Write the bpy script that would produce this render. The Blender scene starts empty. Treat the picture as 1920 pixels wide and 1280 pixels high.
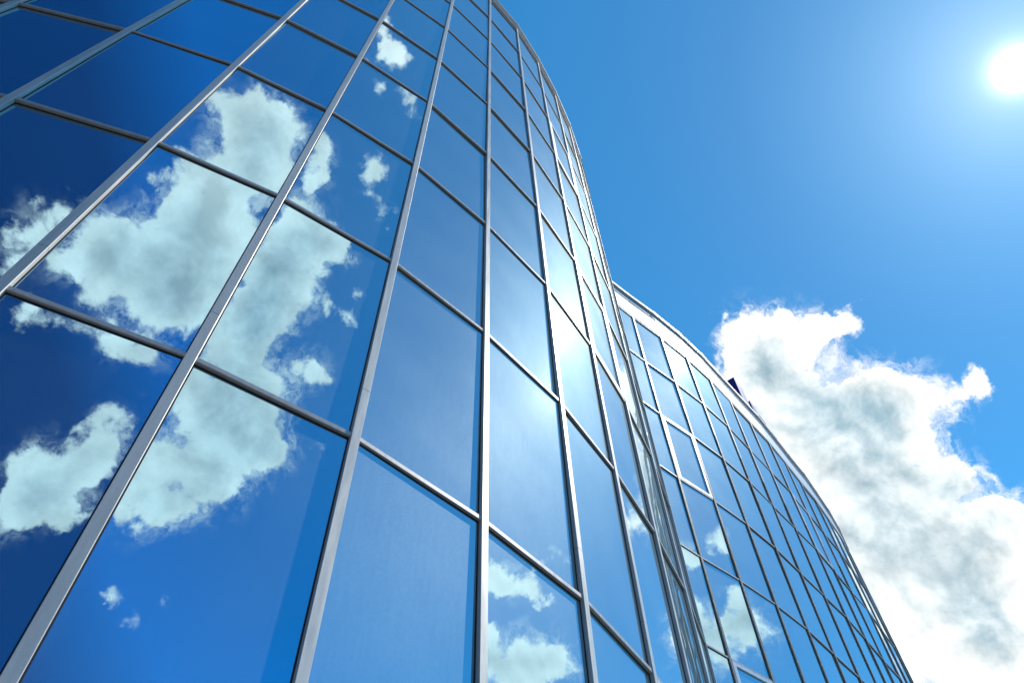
import bpy, bmesh, math, random
from mathutils import Vector, Matrix
R = math.radians
random.seed(7)
scene = bpy.context.scene
C = scene.collection

# ------------------------------------------------------------------ camera
H = 3.0                      # storey height
EYE = 1.6                    # camera height above the pavement
cam_d = bpy.data.cameras.new('camera'); cam = bpy.data.objects.new('camera', cam_d); C.objects.link(cam)
cam_d.sensor_width = 36.0; cam_d.lens = 36.0*1499.9/1920.0; cam_d.clip_start = 0.05; cam_d.clip_end = 5000
rx = Vector((0.999789, 0.0, -0.020556)); dn = Vector((-0.011176, 0.839291, -0.543567)); fw = Vector((0.017253, 0.543682, 0.839114))
m = Matrix((rx, -dn, -fw)).transposed().to_4x4(); m.translation = Vector((0, 0, EYE))
cam.matrix_world = m
scene.camera = cam

# ------------------------------------------------------------------ light
SUN_AZ, SUN_EL = 21.64, 55.29
def direction(az, el):
    return Vector((math.cos(R(el))*math.cos(R(az)), math.cos(R(el))*math.sin(R(az)), math.sin(R(el))))
SUN = direction(SUN_AZ, SUN_EL)
sl = bpy.data.lights.new('sun', 'SUN'); sl.energy = 4.0; sl.angle = R(0.53); sl.color = (1.0, 0.965, 0.91)
so = bpy.data.objects.new('sun', sl); C.objects.link(so)
so.rotation_euler = SUN.to_track_quat('Z', 'Y').to_euler(); so.location = SUN*200

scene.view_settings.view_transform = 'Standard'; scene.view_settings.look = 'None'
scene.view_settings.exposure = 0.0; scene.view_settings.gamma = 1.0
scene.cycles.max_bounces = 8; scene.cycles.glossy_bounces = 5; scene.cycles.diffuse_bounces = 3
scene.cycles.sample_clamp_indirect = 6.0

# ------------------------------------------------------------------ sky
CLOUD_PUFFS = {   # azimuth, elevation, angular radius in degrees
  'BANK': [(58.3, 52.3, 2.8), (60.8, 52.4, 1.7), (55.7, 51.7, 1.9), (53.4, 51.5, 1.1), (51.0, 51.2, 0.8), (50.0, 51.0, 0.7), (59.7, 49.7, 2.6), (60.4, 47.1, 2.8), (56.1, 47.7, 1.6), (55.1, 46.2, 2.0), (51.3, 46.9, 1.7), (52.8, 45.1, 2.3), (49.8, 45.1, 1.8), (47.7, 44.1, 1.3), (45.0, 44.4, 0.7), (43.8, 44.2, 0.5), (45.3, 43.3, 0.7), (60.6, 44.5, 4.1), (56.4, 43.2, 3.9), (52.4, 43.2, 1.9), (60.7, 39.7, 4.8), (54.9, 38.9, 3.1), (50.5, 39.9, 1.5), (50.3, 39.1, 1.0), (58.7, 36.6, 4.6), (53.8, 35.7, 3.3), (50.2, 36.2, 1.5), (48.4, 36.3, 1.3), (50.8, 33.9, 2.8), (57.6, 32.0, 3.8), (53.2, 31.8, 2.3), (55.6, 30.1, 2.5), (53.2, 29.3, 1.9), (49.8, 42.3, 0.6), (51.2, 41.6, 0.5), (62.2, 50.4, 2.1), (65.0, 35.3, 3.5), (65.6, 30.8, 4.5)],
  'HEAP_SOUTH': [(-84.3, 49.0, 0.7), (-81.4, 47.9, 0.6), (-82.9, 61.9, 0.7), (-81.7, 60.1, 0.8), (-77.1, 50.4, 0.6), (-72.2, 47.2, 0.3), (-81.2, 50.6, 0.8), (-80.6, 65.9, 1.9), (-77.1, 67.1, 1.7), (-73.2, 67.6, 1.3), (-75.7, 64.7, 2.1), (-75.7, 62.9, 2.2), (-71.3, 64.3, 1.9), (-77.0, 59.6, 2.9), (-79.9, 58.4, 1.5), (-82.0, 55.5, 1.8), (-83.6, 53.3, 1.7), (-84.5, 51.4, 1.2), (-80.2, 52.8, 2.4), (-76.4, 54.5, 3.2), (-72.9, 57.5, 3.0), (-74.6, 52.3, 2.0), (-71.8, 54.5, 2.4), (-84.4, 59.5, 0.5), (-78.7, 48.4, 0.8), (-76.3, 48.7, 1.1), (-73.9, 49.5, 1.1), (-74.7, 39.4, 1.9), (-73.5, 41.7, 1.9), (-72.8, 44.2, 1.4), (-76.1, 39.6, 1.5), (-72.4, 38.7, 1.3), (-84.8, 47.4, 0.7), (-83.4, 47.5, 0.6), (-71.5, 42.1, 1.6), (-75.7, 37.6, 1.5)],
  'HEAP_SOUTHWEST': [(-105.6, 53.5, 1.5), (-106.7, 51.8, 1.3), (-106.9, 55.3, 0.8), (-104.9, 50.2, 1.3)],
  'HEAP_EAST': [(-52.6, 58.9, 1.9), (-52.2, 56.0, 2.0), (-51.8, 53.1, 1.9), (-52.0, 61.1, 1.6), (-53.6, 48.6, 2.0), (-54.8, 43.3, 2.0), (-52.9, 67.0, 1.1), (-51.8, 65.2, 1.2), (-50.4, 61.5, 2.0), (-46.5, 61.7, 1.4), (-44.4, 60.8, 1.0), (-49.6, 58.9, 2.1), (-50.1, 56.3, 2.0), (-50.7, 54.2, 2.2), (-44.4, 57.2, 0.5), (-50.5, 50.7, 3.0), (-47.0, 49.6, 2.3), (-43.6, 52.5, 1.3), (-41.5, 52.5, 1.0), (-49.8, 47.0, 2.9), (-46.9, 46.6, 2.2), (-44.5, 46.8, 1.3), (-48.0, 43.7, 1.6), (-52.0, 43.4, 2.8), (-53.5, 40.8, 1.5), (-51.1, 41.3, 1.2), (-50.0, 75.4, 0.9), (-52.6, 76.2, 0.7), (-47.5, 75.0, 0.7), (-41.0, 72.8, 0.7), (-39.8, 71.5, 0.6), (-47.8, 72.5, 0.5), (-53.0, 74.0, 0.5), (-42.9, 66.5, 0.7), (-42.6, 65.2, 0.5), (-39.3, 64.9, 0.6), (-43.0, 67.6, 0.5), (-41.1, 57.0, 0.6), (-60.6, 70.1, 0.6), (-59.1, 70.9, 0.5), (-40.6, 58.7, 0.4), (-39.7, 48.4, 0.5), (-48.6, 36.4, 0.4), (-50.7, 35.0, 0.5), (-52.0, 35.7, 0.4)],
  'PUFFS_LOW': [(9.3, 40.5, 1.1), (7.4, 40.7, 1.0), (10.3, 39.4, 0.5), (11.9, 41.6, 0.7), (10.8, 38.7, 0.4), (7.7, 35.4, 1.6), (10.4, 35.8, 1.8), (12.2, 35.1, 1.2), (9.6, 33.9, 2.0), (6.7, 36.8, 0.5)],
  'PUFFS_NEAR': [(5.8, 41.5, 0.6), (6.4, 40.7, 0.8), (4.7, 40.3, 0.3), (5.7, 37.3, 0.9), (6.0, 35.9, 1.1), (4.1, 35.5, 0.9), (4.9, 34.6, 1.4)],
}

world = bpy.data.worlds.new('World'); scene.world = world; world.use_nodes = True
nt = world.node_tree; nt.nodes.clear()
def N(tree, typ, **kw):
    n = tree.nodes.new(typ)
    for k, v in kw.items():
        if k.startswith('i_'):
            n.inputs[int(k[2:])].default_value = v
        else: setattr(n, k, v)
    return n
def L(tree, a, b, ai=0, bi=0): tree.links.new(a.outputs[ai], b.inputs[bi])
def math_n(t, op, a, b=None, clamp=False):
    n = t.nodes.new('ShaderNodeMath'); n.operation = op; n.use_clamp = clamp
    for i, v in enumerate((a, b)):
        if v is None: continue
        if isinstance(v, (int, float)): n.inputs[i].default_value = v
        else: t.links.new(v, n.inputs[i])
    return n.outputs[0]
def maprange(t, v, a, b, c, d, mode='SMOOTHSTEP'):
    n = t.nodes.new('ShaderNodeMapRange'); n.interpolation_type = mode
    t.links.new(v, n.inputs['Value'])
    for k, x in zip(('From Min', 'From Max', 'To Min', 'To Max'), (a, b, c, d)): n.inputs[k].default_value = x
    return n.outputs['Result']
def vmath(t, op, a, b=None, scale=None):
    n = t.nodes.new('ShaderNodeVectorMath'); n.operation = op
    for i, v in enumerate((a, b)):
        if v is None: continue
        if isinstance(v, (tuple, Vector)): n.inputs[i].default_value = v
        else: t.links.new(v, n.inputs[i])
    if scale is not None: n.inputs['Scale'].default_value = scale
    return n.outputs['Value'] if op in ('DISTANCE', 'DOT_PRODUCT', 'LENGTH') else n.outputs['Vector']
def noise(t, vec, scale, detail, rough, dist=0.0, lac=2.0):
    n = t.nodes.new('ShaderNodeTexNoise'); t.links.new(vec, n.inputs['Vector'])
    n.inputs['Scale'].default_value = scale; n.inputs['Detail'].default_value = detail
    n.inputs['Roughness'].default_value = rough; n.inputs['Distortion'].default_value = dist; n.inputs['Lacunarity'].default_value = lac
    return n
def ramp_mix(t, fac, c1, c2):
    n = t.nodes.new('ShaderNodeMix'); n.data_type = 'RGBA'
    for v, sock in ((fac, n.inputs[0]), (c1, n.inputs[6]), (c2, n.inputs[7])):
        if isinstance(v, (int, float)): sock.default_value = v
        elif isinstance(v, tuple): sock.default_value = v
        else: t.links.new(v, sock)
    return n.outputs[2]

# cloud cover as a function of the direction looked in
g = bpy.data.node_groups.new('cloud cover', 'ShaderNodeTree')
g.interface.new_socket('Direction', in_out='INPUT', socket_type='NodeSocketVector')
g.interface.new_socket('Density', in_out='OUTPUT', socket_type='NodeSocketFloat')
g.interface.new_socket('Veil', in_out='OUTPUT', socket_type='NodeSocketFloat')
g.interface.new_socket('Bulk', in_out='OUTPUT', socket_type='NodeSocketFloat')
gi = g.nodes.new('NodeGroupInput'); go = g.nodes.new('NodeGroupOutput')
base = gi.outputs[0]
w1 = noise(g, base, 9.0, 3.0, 0.55)
w1v = vmath(g, 'SCALE', vmath(g, 'SUBTRACT', w1.outputs['Color'], (0.5, 0.5, 0.5)), scale=0.034)
w2 = noise(g, base, 34.0, 5.0, 0.65)
w2v = vmath(g, 'SCALE', vmath(g, 'SUBTRACT', w2.outputs['Color'], (0.5, 0.5, 0.5)), scale=0.034)
warped = vmath(g, 'ADD', vmath(g, 'ADD', base, w1v), w2v)
total = None; wide = None; n_puff = 0; look = warped
for gname, grp in CLOUD_PUFFS.items():
    for az, el, r in grp:
        if n_puff % 8 == 7:      # tie each batch to the sum so far, which keeps the compiled shader small
            tie = g.nodes.new('ShaderNodeVectorMath'); tie.operation = 'MULTIPLY_ADD'
            g.links.new(total, tie.inputs[0]); tie.inputs[1].default_value = (1e-6, 0, 0); g.links.new(warped, tie.inputs[2])
            look = tie.outputs['Vector']
        n_puff += 1
        dist = vmath(g, 'DISTANCE', look, direction(az, el))
        rr = R(r)
        v = maprange(g, dist, 0.35*rr, 1.45*rr, 1.0, 0.0) if r > 0.85 else maprange(g, dist, 0.1*rr, 2.5*rr, 0.60, 0.0)
        total = v if total is None else math_n(g, 'ADD', total, v)
        if r > 0.85:
            v2 = maprange(g, dist, 0.0, 2.3*rr, 0.98 if gname == 'BANK' else 1.0, 0.0)
            wide = v2 if wide is None else math_n(g, 'ADD', wide, v2)
fb = noise(g, base, 21.0, 12.0, 0.69, 0.35)
fb2 = noise(g, base, 6.0, 4.0, 0.5)
def billow(t, vec):
    v = t.nodes.new('ShaderNodeTexVoronoi'); v.feature = 'F1'; t.links.new(vec, v.inputs['Vector'])
    v.inputs['Scale'].default_value = 19.0; v.inputs['Detail'].default_value = 2.0; v.inputs['Roughness'].default_value = 0.62
    v.inputs['Lacunarity'].default_value = 2.4; v.normalize = True
    return math_n(t, 'SUBTRACT', 0.27, v.outputs['Distance'])
bil = billow(g, vmath(g, 'ADD', base, vmath(g, 'SCALE', w2v, scale=0.5)))
soft = math_n(g, 'MINIMUM', total, 1.9)
near = maprange(g, total, 0.0, 0.2, 0.0, 1.0)
dens = math_n(g, 'ADD', soft, math_n(g, 'MULTIPLY', math_n(g, 'ADD', math_n(g, 'MULTIPLY', math_n(g, 'SUBTRACT', fb.outputs[0], 0.5), 3.1), math_n(g, 'MULTIPLY', bil, 2.0)), near))
L_ = g.links.new
vn = noise(g, warped, 30.0, 8.0, 0.7, 0.8)
veil = math_n(g, 'MULTIPLY', maprange(g, wide, 0.05, 1.6, 0.0, 1.0), maprange(g, math_n(g, 'ADD', vn.outputs[0], math_n(g, 'MULTIPLY', wide, 0.08)), 0.50, 0.82, 0.0, 0.7))
L_(veil, go.inputs[1])
L_(dens, go.inputs[0]); L_(math_n(g, 'ADD', wide, math_n(g, 'MULTIPLY', math_n(g, 'SUBTRACT', fb2.outputs[0], 0.5), 1.4)), go.inputs[2])

tc = nt.nodes.new('ShaderNodeTexCoord')
dirv = vmath(nt, 'NORMALIZE', tc.outputs['Generated'])
ga = nt.nodes.new('ShaderNodeGroup'); ga.node_tree = g; nt.links.new(dirv, ga.inputs[0])
toward = vmath(nt, 'SCALE', vmath(nt, 'SUBTRACT', tuple(SUN), dirv), scale=0.035)
na = noise(nt, dirv, 14.0, 6.0, 0.56, 0.2).outputs[0]; nb_ = noise(nt, vmath(nt, 'ADD', dirv, toward), 14.0, 6.0, 0.56, 0.2).outputs[0]

sky = nt.nodes.new('ShaderNodeTexSky'); sky.sky_type = 'NISHITA'; sky.sun_disc = False
sky.sun_elevation = R(SUN_EL); sky.sun_rotation = R(90.0-SUN_AZ)
sky.air_density = 1.0; sky.dust_density = 0.15; sky.ozone_density = 1.5; sky.altitude = 200
hs = nt.nodes.new('ShaderNodeHueSaturation'); hs.inputs['Saturation'].default_value = 1.25; hs.inputs['Value'].default_value = 1.0
nt.links.new(sky.outputs[0], hs.inputs['Color'])
SKY_STRENGTH = 0.15
# scattering round the sun: aureole and the disc itself
cosang = vmath(nt, 'DOT_PRODUCT', dirv, tuple(SUN))
ang = math_n(nt, 'MULTIPLY', math_n(nt, 'ARCCOSINE', math_n(nt, 'MINIMUM', cosang, 1.0)), 57.2958)
def expo(a, k, amp): return math_n(nt, 'MULTIPLY', math_n(nt, 'EXPONENT', math_n(nt, 'MULTIPLY', a, -1.0/k)), amp)
glow = math_n(nt, 'ADD', math_n(nt, 'ADD', expo(ang, 0.40, 80.0), expo(ang, 4.0, 3.4)), expo(ang, 25.0, 0.10))
disc = maprange(nt, ang, 0.3, 0.7, 400.0, 0.0)
glow = math_n(nt, 'ADD', glow, disc)
gcol = nt.nodes.new('ShaderNodeCombineXYZ')
nt.links.new(glow, gcol.inputs[0]); nt.links.new(glow, gcol.inputs[1]); nt.links.new(glow, gcol.inputs[2])
# the blue deepens away from the sun
cr = nt.nodes.new('ShaderNodeValToRGB'); nt.links.new(maprange(nt, ang, 0.0, 90.0, 0.0, 1.0, 'LINEAR'), cr.inputs[0])
stops = [(16, (0.23, 0.53, 0.57)), (30, (0.235, 0.64, 0.65)), (44, (0.0, 0.51, 0.67)), (52, (0.0, 0.57, 0.82)), (59, (0.0, 0.20, 0.34)), (75, (0.0, 0.14, 0.27))]
el_ = cr.color_ramp.elements
while len(el_) < len(stops): el_.new(0.5)
for e_, (a_, c_) in zip(el_, stops): e_.position = a_/90.0; e_.color = c_+(1,)
tinted = vmath(nt, 'SCALE', vmath(nt, 'MULTIPLY', hs.outputs[0], cr.outputs[0]), None, scale=2.0)
clear = vmath(nt, 'ADD', tinted, vmath(nt, 'MULTIPLY', gcol.outputs[0], (1.0, 1.0, 1.03)))

cover = math_n(nt, 'MAXIMUM', maprange(nt, ga.outputs[0], 0.32, 1.05, 0.0, 1.0), ga.outputs[1])
depth_t = maprange(nt, ga.outputs[2], 1.5, 4.9, 0.0, 1.0)
relief = math_n(nt, 'SUBTRACT', na, nb_)           # thin towards the sun: the lit side
lit = maprange(nt, relief, -0.17, 0.17, 0.0, 1.0, 'LINEAR')
shade = math_n(nt, 'MULTIPLY', depth_t, math_n(nt, 'SUBTRACT', 1.3, math_n(nt, 'MULTIPLY', lit, 0.6)), clamp=True)
white = (10.2, 9.8, 9.2, 1.0); grey = (2.9, 4.2, 4.9, 1.0)
ccol = ramp_mix(nt, shade, white, grey)
ccol = vmath(nt, 'SCALE', ccol, None); 
sc_n = nt.nodes[-1]; nt.links.new(math_n(nt, 'ADD', 0.80, math_n(nt, 'MULTIPLY', lit, 0.36)), sc_n.inputs['Scale'])
ccol = vmath(nt, 'ADD', ccol, vmath(nt, 'SCALE', gcol.outputs[0], None, scale=0.25))
skycol = ramp_mix(nt, cover, clear, ccol)
bg = nt.nodes.new('ShaderNodeBackground'); bg.inputs['Strength'].default_value = SKY_STRENGTH
nt.links.new(skycol, bg.inputs['Color'])
wo = nt.nodes.new('ShaderNodeOutputWorld'); nt.links.new(bg.outputs[0], wo.inputs[0])
world.cycles.sampling_method = 'MANUAL'; world.cycles.sample_map_resolution = 512

# ------------------------------------------------------------------ materials
def new_mat(name):
    mt = bpy.data.materials.new(name); mt.use_nodes = True
    t = mt.node_tree; p = t.nodes['Principled BSDF']; return mt, t, p
def metal(name, col, rough, metallic=0.85, var=0.06):
    mt, t, p = new_mat(name)
    tc = t.nodes.new('ShaderNodeTexCoord')
    mp = t.nodes.new('ShaderNodeMapping'); mp.inputs['Scale'].default_value = (6, 6, 0.6); t.links.new(tc.outputs['Object'], mp.inputs[0])
    n = noise(t, mp.outputs[0], 3.0, 6.0, 0.65)
    n2 = noise(t, tc.outputs['Object'], 60.0, 3.0, 0.6)
    f = math_n(t, 'ADD', math_n(t, 'MULTIPLY', n.outputs[0], 0.8), math_n(t, 'MULTIPLY', n2.outputs[0], 0.2))
    a = tuple(c*(1-var) for c in col)+(1,); b = tuple(min(1, c*(1+var)) for c in col)+(1,)
    t.links.new(ramp_mix(t, maprange(t, f, 0.35, 0.65, 0, 1), a, b), p.inputs['Base Color'])
    t.links.new(maprange(t, f, 0.3, 0.7, rough-0.05, rough+0.08), p.inputs['Roughness'])
    p.inputs['Metallic'].default_value = metallic
    return mt
ALU = metal('satin aluminium', (0.70, 0.64, 0.55), 0.42, 0.25, 0.08)
ALU3 = metal('satin aluminium rail', (0.50, 0.46, 0.42), 0.42, 0.25, 0.08)
ALU2 = metal('window frame aluminium', (0.78, 0.78, 0.78), 0.34, 0.35, 0.05)
WHITE = metal('pale parapet sheet', (0.74, 0.76, 0.77), 0.42, 0.2, 0.05)
COPE = metal('coping sheet', (0.55, 0.52, 0.49), 0.4, 0.6, 0.12)
STEEL = metal('galvanised wire', (0.45, 0.46, 0.47), 0.4, 0.9, 0.1)
BLUE = metal('purple blue lacquered sheet', (0.045, 0.03, 0.24), 0.35, 0.0, 0.08)
RUBBER, t, p = new_mat('black rubber gasket'); p.inputs['Base Color'].default_value = (0.012, 0.012, 0.014, 1); p.inputs['Roughness'].default_value = 0.6

GLASS, t, p = new_mat('blue mirror glazing')
t.nodes.remove(p)
out = t.nodes['Material Output']
tc = t.nodes.new('ShaderNodeTexCoord')
wav = noise(t, tc.outputs['Object'], 0.9, 2.0, 0.4)
bmp = t.nodes.new('ShaderNodeBump'); bmp.inputs['Strength'].default_value = 0.30; bmp.inputs['Distance'].default_value = 0.004
t.links.new(wav.outputs[0], bmp.inputs['Height'])
coat = t.nodes.new('ShaderNodeBsdfPrincipled')
coat.inputs['Metallic'].default_value = 1.0; coat.inputs['Roughness'].default_value = 0.012
coat.inputs['Base Color'].default_value = (0.31, 0.51, 0.605, 1)
coat.inputs['Specular Tint'].default_value = (0.95, 1.0, 1.0, 1)
t.links.new(bmp.outputs[0], coat.inputs['Normal'])
mpn = t.nodes.new('ShaderNodeMapping'); mpn.inputs['Scale'].default_value = (14, 14, 1.2); t.links.new(tc.outputs['Object'], mpn.inputs[0])
streak = noise(t, mpn.outputs[0], 2.2, 6.0, 0.7)
fine = noise(t, tc.outputs['Object'], 45.0, 4.0, 0.7)
patch = noise(t, tc.outputs['Object'], 1.1, 3.0, 0.5)
dustf = math_n(t, 'ADD', math_n(t, 'ADD', math_n(t, 'MULTIPLY', streak.outputs[0], 0.18), math_n(t, 'MULTIPLY', fine.outputs[0], 0.35)), math_n(t, 'MULTIPLY', patch.outputs[0], 0.25))
film = t.nodes.new('ShaderNodeBsdfGlossy'); film.inputs['Color'].default_value = (0.84, 1.0, 0.96, 1); film.inputs['Roughness'].default_value = 0.56
grime = t.nodes.new('ShaderNodeBsdfDiffuse'); grime.inputs['Color'].default_value = (0.45, 0.47, 0.48, 1)
mxd = t.nodes.new('ShaderNodeMixShader'); mxd.inputs[0].default_value = 0.08
t.links.new(film.outputs[0], mxd.inputs[1]); t.links.new(grime.outputs[0], mxd.inputs[2])
mx = t.nodes.new('ShaderNodeMixShader')
t.links.new(maprange(t, dustf, 0.22, 0.60, 0.05, 0.10), mx.inputs[0])
haze = t.nodes.new('ShaderNodeBsdfGlossy'); haze.inputs['Roughness'].default_value = 0.2
mh = t.nodes.new('ShaderNodeMixShader'); mh.inputs[0].default_value = 0.006
t.links.new(coat.outputs[0], mh.inputs[1]); t.links.new(haze.outputs[0], mh.inputs[2])
t.links.new(mh.outputs[0], mx.inputs[1]); t.links.new(mxd.outputs[0], mx.inputs[2]); t.links.new(mx.outputs[0], out.inputs[0])

CONC, t, p = new_mat('grey rendered wall')
tc = t.nodes.new('ShaderNodeTexCoord'); n = noise(t, tc.outputs['Object'], 1.5, 8, 0.6)
t.links.new(ramp_mix(t, maprange(t, n.outputs[0], 0.3, 0.7, 0, 1), (0.30, 0.29, 0.27, 1), (0.40, 0.39, 0.37, 1)), p.inputs['Base Color']); p.inputs['Roughness'].default_value = 0.85
PAVE, t, p = new_mat('concrete paving')
tc = t.nodes.new('ShaderNodeTexCoord'); br = t.nodes.new('ShaderNodeTexBrick'); t.links.new(tc.outputs['Object'], br.inputs['Vector'])
br.inputs['Scale'].default_value = 1.0; br.inputs['Brick Width'].default_value = 0.6; br.inputs['Row Height'].default_value = 0.6; br.inputs['Mortar Size'].default_value = 0.006
n = noise(t, tc.outputs['Object'], 3.0, 8, 0.65)
t.links.new(ramp_mix(t, n.outputs[0], (0.09, 0.085, 0.08, 1), (0.15, 0.145, 0.135, 1)), br.inputs['Color1'])
t.links.new(ramp_mix(t, n.outputs[0], (0.08, 0.078, 0.07, 1), (0.14, 0.135, 0.125, 1)), br.inputs['Color2'])
br.inputs['Mortar'].default_value = (0.04, 0.04, 0.038, 1)
t.links.new(br.outputs[0], p.inputs['Base Color']); p.inputs['Roughness'].default_value = 0.85

# ------------------------------------------------------------------ mesh helpers
def build(name, bm, mats, parent=None):
    me = bpy.data.meshes.new(name); bmesh.ops.recalc_face_normals(bm, faces=bm.faces[:]) if name not in ('window_pane',) else None
    bm.to_mesh(me); bm.free()
    for mt in (mats if isinstance(mats, (list, tuple)) else [mats]): me.materials.append(mt)
    o = bpy.data.objects.new(name, me); C.objects.link(o)
    if parent: o.parent = parent
    return o
def prism(bm, pts, z0, z1, mi=0):
    """vertical prism over plan polygon pts"""
    lo = [bm.verts.new((x, y, z0)) for x, y in pts]; hi = [bm.verts.new((x, y, z1)) for x, y in pts]
    n = len(pts); fs = [bm.faces.new(lo[::-1]), bm.faces.new(hi)]
    for i in range(n): fs.append(bm.faces.new((lo[i], lo[(i+1) % n], hi[(i+1) % n], hi[i])))
    for f in fs: f.material_index = mi
def sweep(bm, A, B, prof, na, nb, z, mi=0, close=True):
    """profile (out, up) swept from plan point A to B; out is measured along na / nb"""
    a = [bm.verts.new((A[0]+na[0]*o, A[1]+na[1]*o, z+u)) for o, u in prof]
    b = [bm.verts.new((B[0]+nb[0]*o, B[1]+nb[1]*o, z+u)) for o, u in prof]
    n = len(prof)
    for i in range(n):
        f = bm.faces.new((a[i], a[(i+1) % n], b[(i+1) % n], b[i])); f.material_index = mi
    f = bm.faces.new(a); f.material_index = mi; f = bm.faces.new(b[::-1]); f.material_index = mi
def tube(bm, p0, p1, r, seg=6):
    p0, p1 = Vector(p0), Vector(p1); d = (p1-p0).normalized(); u = d.orthogonal().normalized(); v = d.cross(u)
    a = []; b = []
    for i in range(seg):
        c = (u*math.cos(2*math.pi*i/seg)+v*math.sin(2*math.pi*i/seg))*r
        a.append(bm.verts.new(p0+c)); b.append(bm.verts.new(p1+c))
    for i in range(seg): bm.faces.new((a[i], a[(i+1) % seg], b[(i+1) % seg], b[i]))
    bm.faces.new(a[::-1]); bm.faces.new(b)
def thing(name, label, cat, loc=(0, 0, 0), group=None):
    o = bpy.data.objects.new(name, None); C.objects.link(o); o.location = loc
    o['label'] = label; o['category'] = cat
    if group: o['group'] = group
    return o

# ------------------------------------------------------------------ plan of the curved front (one S-shaped wall, two wings)
V1 = [(-2.0092, 0.6274), (-1.5658, 0.7405), (-1.1396, 0.8885), (-0.7499, 1.092), (-0.3757, 1.3513), (-0.0422, 1.6656),
      (0.2631, 2.0114), (0.514, 2.3914), (0.7309, 2.7829), (0.918, 3.1855), (1.0751, 3.6126)]
V2 = [(1.7391, 5.3276), (2.1327, 5.6379), (2.5131, 5.971), (2.8712, 6.3275), (3.2061, 6.7083), (3.5438, 7.0884),
      (3.876, 7.4601), (4.187, 7.8512), (4.4886, 8.2404), (4.7987, 8.6244), (5.0742, 9.0133)]
def extend(pts, steps, w, front=False):
    for a in steps:
        x, y = pts[0] if front else pts[-1]
        s = -1 if front else 1
        q = (x+s*w*math.cos(R(a)), y+s*w*math.sin(R(a)))
        pts.insert(0, q) if front else pts.append(q)
extend(V1, (10, 5, 0, -5, -10), 0.455, True)
extend(V1, (73.5, 77.5, 81), 0.455)
extend(V2, (34,), 0.5, True)
extend(V2, (55, 58, 61.5, 65, 69), 0.5)
V2[0] = V1[-1] = ((V2[0][0]+V1[-1][0])/2, (V2[0][1]+V1[-1][1])/2)
V1 = [(x*H, y*H) for x, y in V1]; V2 = [(x*H, y*H) for x, y in V2]

class Wall:
    def __init__(s, V):
        s.V = [Vector(v) for v in V]; s.n = []; s.fn = []
        for a, b in zip(s.V[:-1], s.V[1:]):
            t = (b-a).normalized(); s.fn.append(Vector((t.y, -t.x)))
        for i in range(len(s.V)):
            a = s.fn[max(i-1, 0)]; b = s.fn[min(i, len(s.fn)-1)]
            v = (a+b).normalized(); s.n.append(v/ max(0.5, v.dot(a)))
    def at(s, i, out): return s.V[i]+s.n[i]*out

OUT = 0.042       # the mullion caps stand this far in front of the glass
MW = 0.080        # width of a mullion cap
def in_frame(p, margin=0.02):
    v = Vector(p)-Vector((0, 0, EYE)); z = v.dot(fw)
    if z <= 0: return False
    x = v.dot(rx)/z*1499.9/960; y = v.dot(dn)/z*1499.9/640
    return abs(x) < 1+margin and abs(y) < 1+margin

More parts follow.
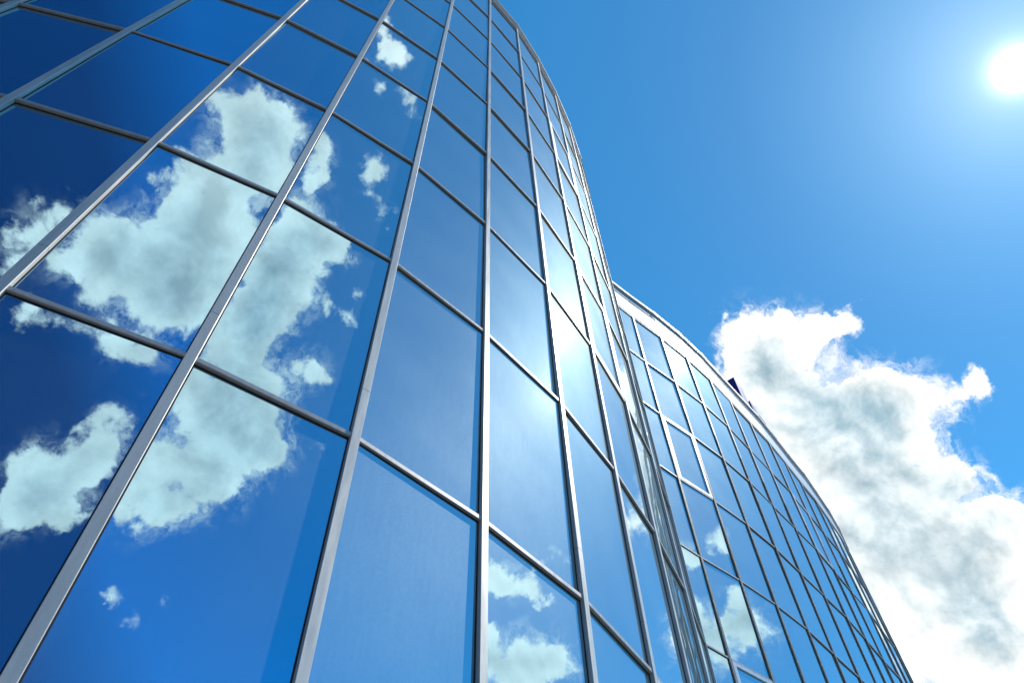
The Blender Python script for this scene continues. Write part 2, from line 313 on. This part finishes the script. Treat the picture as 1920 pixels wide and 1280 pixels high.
def make_wing(root, W, levels, z_base, z_top, opens, jointz, pane_seen):
    """levels: heights of the transoms from low to high; opens: set of (bay, level index) of open lights"""
    nb = len(W.fn)
    # mullions
    for i in range(len(W.V)):
        nn = W.n[i].normalized(); tt = Vector((-nn.y, nn.x)); c = W.V[i]
        bm = bmesh.new(); h = MW/2; ch = 0.003
        cuts = [z_base]+[z for z in jointz if z_base < z < z_top]+[z_top]
        prof = [(-0.05, -h), (-ch, -h), (0, -h+ch), (0, h-ch), (-ch, h), (-0.05, h)]
        for z0, z1 in zip(cuts[:-1], cuts[1:]):
            prism(bm, [tuple(c+nn*o+tt*w) for o, w in prof], z0+0.003, z1-0.003)
        prism(bm, [tuple(c+nn*o+tt*w) for o, w in ((-0.16, -h+0.012), (-0.012, -h+0.012), (-0.012, h-0.012), (-0.16, h-0.012))], z_base, z_top)
        build('mullion', bm, ALU, root)
    # transoms: a rail at every storey, running from mullion to mullion
    th = 0.027
    prof = [(-0.15, -th+0.004), (-OUT, -th+0.004), (-OUT, -th), (-0.016, -th), (-0.010, -th+0.006), (-0.010, th-0.006), (-0.016, th), (-OUT, th), (-OUT, th-0.004), (-0.15, th-0.004)]
    for z in levels:
        bm = bmesh.new()
        for b in range(nb):
            A, B = W.V[b], W.V[b+1]; t_ = (B-A).normalized(); f = W.fn[b]
            sweep(bm, A+t_*(MW/2-0.006), B-t_*(MW/2-0.006), prof, f, f, z)
        build('transom', bm, ALU3, root)
    # panes
    rows = [z_base]+list(levels)+[z_top]
    rest = bmesh.new(); n_rest = 0; n_ind = 0
    for b in range(nb):
        A = W.V[b]; B = W.V[b+1]; t_ = (B-A).normalized(); f = W.fn[b]; w = (B-A).length
        for r_, (z0, z1) in enumerate(zip(rows[:-1], rows[1:])):
            if z1-z0 < 0.12: continue
            s0, s1 = MW/2-0.004, w-MW/2+0.004; u0 = z0+(th-0.002 if r_ > 0 else 0); u1 = z1-(th-0.002)
            ax, ay = random.uniform(-1, 1)*0.005, random.uniform(-1, 1)*0.010
            is_open = (b, r_) in opens
            def P(s, u, o):
                k = o - OUT + ax*(2*s/w-1) + ay*(2*(u-z0)/(z1-z0)-1)
                q = A+t_*s+f*k; return Vector((q.x, q.y, u))
            if is_open:
                win = None
                # opening light with its own heavier frame, its pane set back inside it
                fwid = 0.105; tilt = 0.0
                def Q(s, u, o):
                    k = 1-(u-u0)/(u1-u0)
                    q = A+t_*s+f*(o-OUT+0.026+tilt*k); return Vector((q.x, q.y, u))
                bm = bmesh.new()
                S0, S1, U0, U1 = s0+0.012, s1-0.012, u0+0.012, u1-0.012
                for (a0, a1, c0, c1) in ((S0, S0+fwid, U0, U1), (S1-fwid, S1, U0, U1), (S0+fwid, S1-fwid, U0, U0+fwid), (S0+fwid, S1-fwid, U1-fwid, U1)):
                    vs = [bm.verts.new(Q(s, u, o)) for o in (-0.05, 0.012) for s, u in ((a0, c0), (a1, c0), (a1, c1), (a0, c1))]
                    for q in ((0, 1, 2, 3), (4, 5, 6, 7), (0, 1, 5, 4), (1, 2, 6, 5), (2, 3, 7, 6), (3, 0, 4, 7)): bm.faces.new([vs[i] for i in q])
                fr = build('opening_window', bm, ALU2, root)
                bm = bmesh.new()
                vs = [bm.verts.new(Q(s, u, -0.022)) for s, u in ((S0+fwid, U0+fwid), (S1-fwid, U0+fwid), (S1-fwid, U1-fwid), (S0+fwid, U1-fwid))]
                bm.faces.new(vs)
                bm.normal_update()
                build('window_pane', bm, GLASS, fr)
                bm = bmesh.new()     # dark reveal behind
                vs = [bm.verts.new(P(s, u, -0.03)) for s, u in ((s0, u0), (s1, u0), (s1, u1), (s0, u1))]; bm.faces.new(vs)
                build('window_reveal', bm, RUBBER, fr)
                continue
            seen = any(in_frame(P(s, u, 0)) for s in (s0, (s0+s1)/2, s1) for u in (u0, (u0+u1)/2, u1)) and pane_seen(b)
            bm = bmesh.new() if seen else rest
            g_ = 0.018
            o_ = [bm.verts.new(P(s, u, 0)) for s, u in ((s0, u0), (s1, u0), (s1, u1), (s0, u1))]
            r4 = [bm.verts.new(P(s, u, 0.004)) for s, u in ((s0, u0), (s1, u0), (s1, u1), (s0, u1))]
            r5 = [bm.verts.new(P(s, u, 0.004)) for s, u in ((s0+g_, u0+g_), (s1-g_, u0+g_), (s1-g_, u1-g_), (s0+g_, u1-g_))]
            i_ = [bm.verts.new(P(s, u, 0)) for s, u in ((s0+g_, u0+g_), (s1-g_, u0+g_), (s1-g_, u1-g_), (s0+g_, u1-g_))]
            bm.faces.new(i_).material_index = 0
            for k in range(4):
                j = (k+1) % 4
                for q in ((o_[k], o_[j], r4[j], r4[k]), (r4[k], r4[j], r5[j], r5[k]), (r5[k], r5[j], i_[j], i_[k])):
                    bm.faces.new(q).material_index = 1
            if seen:
                bm.normal_update(); build('window_pane', bm, [GLASS, RUBBER], root); n_ind += 1
            else: n_rest += 1
    o = build('window_pane', rest, [GLASS, RUBBER], root); o['kind'] = 'stuff'
    print('WING panes', n_ind, 'rest', n_rest)

def parapet(root, W, z0, z1, zc, lip):
    bm = bmesh.new(); prof = [(-0.30, 0), (-0.035, 0), (-0.035, z1-z0), (-0.30, z1-z0)]
    nb = len(W.fn)
    for b in range(nb):
        sweep(bm, W.V[b], W.V[b+1], prof, W.n[b], W.n[b+1], z0)
    # raised seam near the top of the sheet and drip edge at its foot
    for zz, hh, oo in ((z0+0.01, 0.05, 0.004), (z1-0.22*(z1-z0), 0.03, -0.012)):
        for b in range(nb):
            sweep(bm, W.V[b], W.V[b+1], [(-0.10, 0), (oo, 0), (oo, hh), (-0.10, hh)], W.n[b], W.n[b+1], zz)
    build('parapet', bm, WHITE, root)
    bm = bmesh.new()
    for b in range(nb):
        sweep(bm, W.V[b], W.V[b+1], [(-0.34, 0.006), (-0.03, 0.006), (-0.03, 0.0), (lip, 0.0), (lip+0.006, 0.006), (lip+0.006, zc-z1), (-0.34, zc-z1+0.02)], W.n[b], W.n[b+1], z1)
    for i in range(len(W.V)):      # joint covers of the coping sheets
        nn = W.n[i].normalized(); tt = Vector((-nn.y, nn.x)); c = W.at(i, 0)
        prism(bm, [tuple(c+nn*o+tt*w) for o, w in ((-0.345, -0.07), (lip+0.012, -0.07), (lip+0.012, 0.07), (-0.345, 0.07))], z1-0.004, zc+0.012)
    build('coping', bm, COPE, root)
    # lightning wire on small clips along the coping
    bm = bmesh.new()
    for b in range(nb):
        pa = W.at(b, lip-0.04); pb = W.at(b+1, lip-0.04)
        pa3 = Vector((pa.x, pa.y, zc+0.07)); pb3 = Vector((pb.x, pb.y, zc+0.07)); mid = (pa3+pb3)/2-Vector((0, 0, 0.012))
        tube(bm, pa3, mid, 0.008); tube(bm, mid, pb3, 0.008)
        for q in (pa3, mid): tube(bm, q-Vector((0, 0, 0.08)), q+Vector((0, 0, 0.015)), 0.014)
    build('lightning_wire', bm, STEEL, root)

def roof_and_back(root, W, back, z_base, z_roof, z_wall):
    bm = bmesh.new(); front = [tuple(W.at(i, -0.20)) for i in range(len(W.V))]
    prism(bm, front+back, z_roof-0.3, z_roof)
    build('roof', bm, CONC, root)
    bm = bmesh.new(); chain = [front[-1]]+back+[front[0]]
    for a, b in zip(chain[:-1], chain[1:]):
        a, b = Vector(a), Vector(b); t_ = (b-a).normalized(); n_ = Vector((t_.y, -t_.x))*0.15
        prism(bm, [tuple(a), tuple(b), tuple(b+n_), tuple(a+n_)], z_base, z_wall)
    build('rear_wall', bm, CONC, root)

Z1 = [EYE+H*(1.6404+k) for k in range(-2, 9)]
near_wing = thing('glass_office_building', 'tall curved near wing with big blue mirror panes and grey mullions, filling the left', 'building', (0, 0, 0), 'wings of the curved glass building')
W1 = Wall(V1)
top1 = EYE+H*9.79
# bay index: five bays were added to the left of the first measured mullion
bh = 5+7
make_wing(near_wing, W1, Z1, 0.0, top1, {(bh, 2), (bh, 5), (bh, 8)}, [EYE+H*(1.6404+k) for k in (-3.8, 0.2, 4.2, 8.2)], lambda b: b >= 5)
parapet(near_wing, W1, top1, top1+0.35, top1+0.52, 0.05)
roof_and_back(near_wing, W1, [(V1[-1][0]-4, V1[-1][1]+3.0), (V1[0][0]-1.5, V1[0][1]+14)], 0.0, top1+0.1, top1+0.45)

Z2 = [EYE+H*(8.766-t) for t in range(8, -1, -1)]
far_wing = thing('glass_office_building', 'lower far wing curving away on the right, with small mirror panes under a white parapet', 'building', (0, 0, 0), 'wings of the curved glass building')
W2 = Wall(V2)
top2 = EYE+H*8.79
def row2(t): return 9-t     # row below transom t
make_wing(far_wing, W2, Z2[:-1]+[Z2[-1]], 0.0, top2, {(1, 8-2), (1, 8-5), (7, 8-1)}, [EYE+H*(8.766-t) for t in (1.6, 5.6)], lambda b: b <= 13)
parapet(far_wing, W2, top2+0.002, EYE+H*9.33, EYE+H*9.38, 0.045)
roof_and_back(far_wing, W2, [(V2[-1][0]-9, V2[-1][1]+5), (V2[0][0]-6, V2[0][1]+14), (V1[-1][0]-4, V1[-1][1]+3.3)], 0.0, top2+0.3, top2+0.9)

# ------------------------------------------------------------------ rooftop sign seen edge-on behind the far parapet
sign = thing('rooftop_sign', 'purple blue sign panels seen edge on above the far wing roof', 'sign', (3.9*H, 7.7*H, EYE+H*9.3))
def sign_panel(a, b, z0, z1, th=0.5):
    A, B = Vector(a)*H, Vector(b)*H; t_ = (B-A).normalized(); n_ = Vector((t_.y, -t_.x))
    bm = bmesh.new(); bot = EYE+H*9.28
    pts = [A, B, B-n_*th, A-n_*th]
    prism(bm, [tuple(p_-Vector((sign.location.x, sign.location.y))) for p_ in pts], z0-sign.location.z, z1-sign.location.z)
    o = build('sign_panel', bm, BLUE, sign)
    bm = bmesh.new()
    for q in (0.2, 0.8):
        c = A+(B-A)*q-n_*th/2-Vector((sign.location.x, sign.location.y))
        tube(bm, (c.x, c.y, bot-sign.location.z-0.6), (c.x, c.y, z0-sign.location.z+0.02), 0.05)
    build('sign_post', bm, STEEL, sign)
for a, b, z0, z1 in (((3.79, 7.50), (3.965, 7.72), 9.42, 10.45), ((4.05, 7.83), (4.16, 7.97), 9.42, 10.25), ((4.22, 8.05), (4.34, 8.20), 9.42, 10.15),
                     ((4.46, 8.35), (4.56, 8.48), 9.42, 10.08), ((4.63, 8.57), (4.71, 8.67), 9.42, 10.02)):
    sign_panel(a, b, EYE+H*z0, EYE+H*z1)

# ------------------------------------------------------------------ ground
bm = bmesh.new()
vs = [bm.verts.new(v) for v in ((-600, -600, 0), (600, -600, 0), (600, 600, 0), (-600, 600, 0))]; bm.faces.new(vs)
gr = build('pavement', bm, PAVE); gr['kind'] = 'structure'
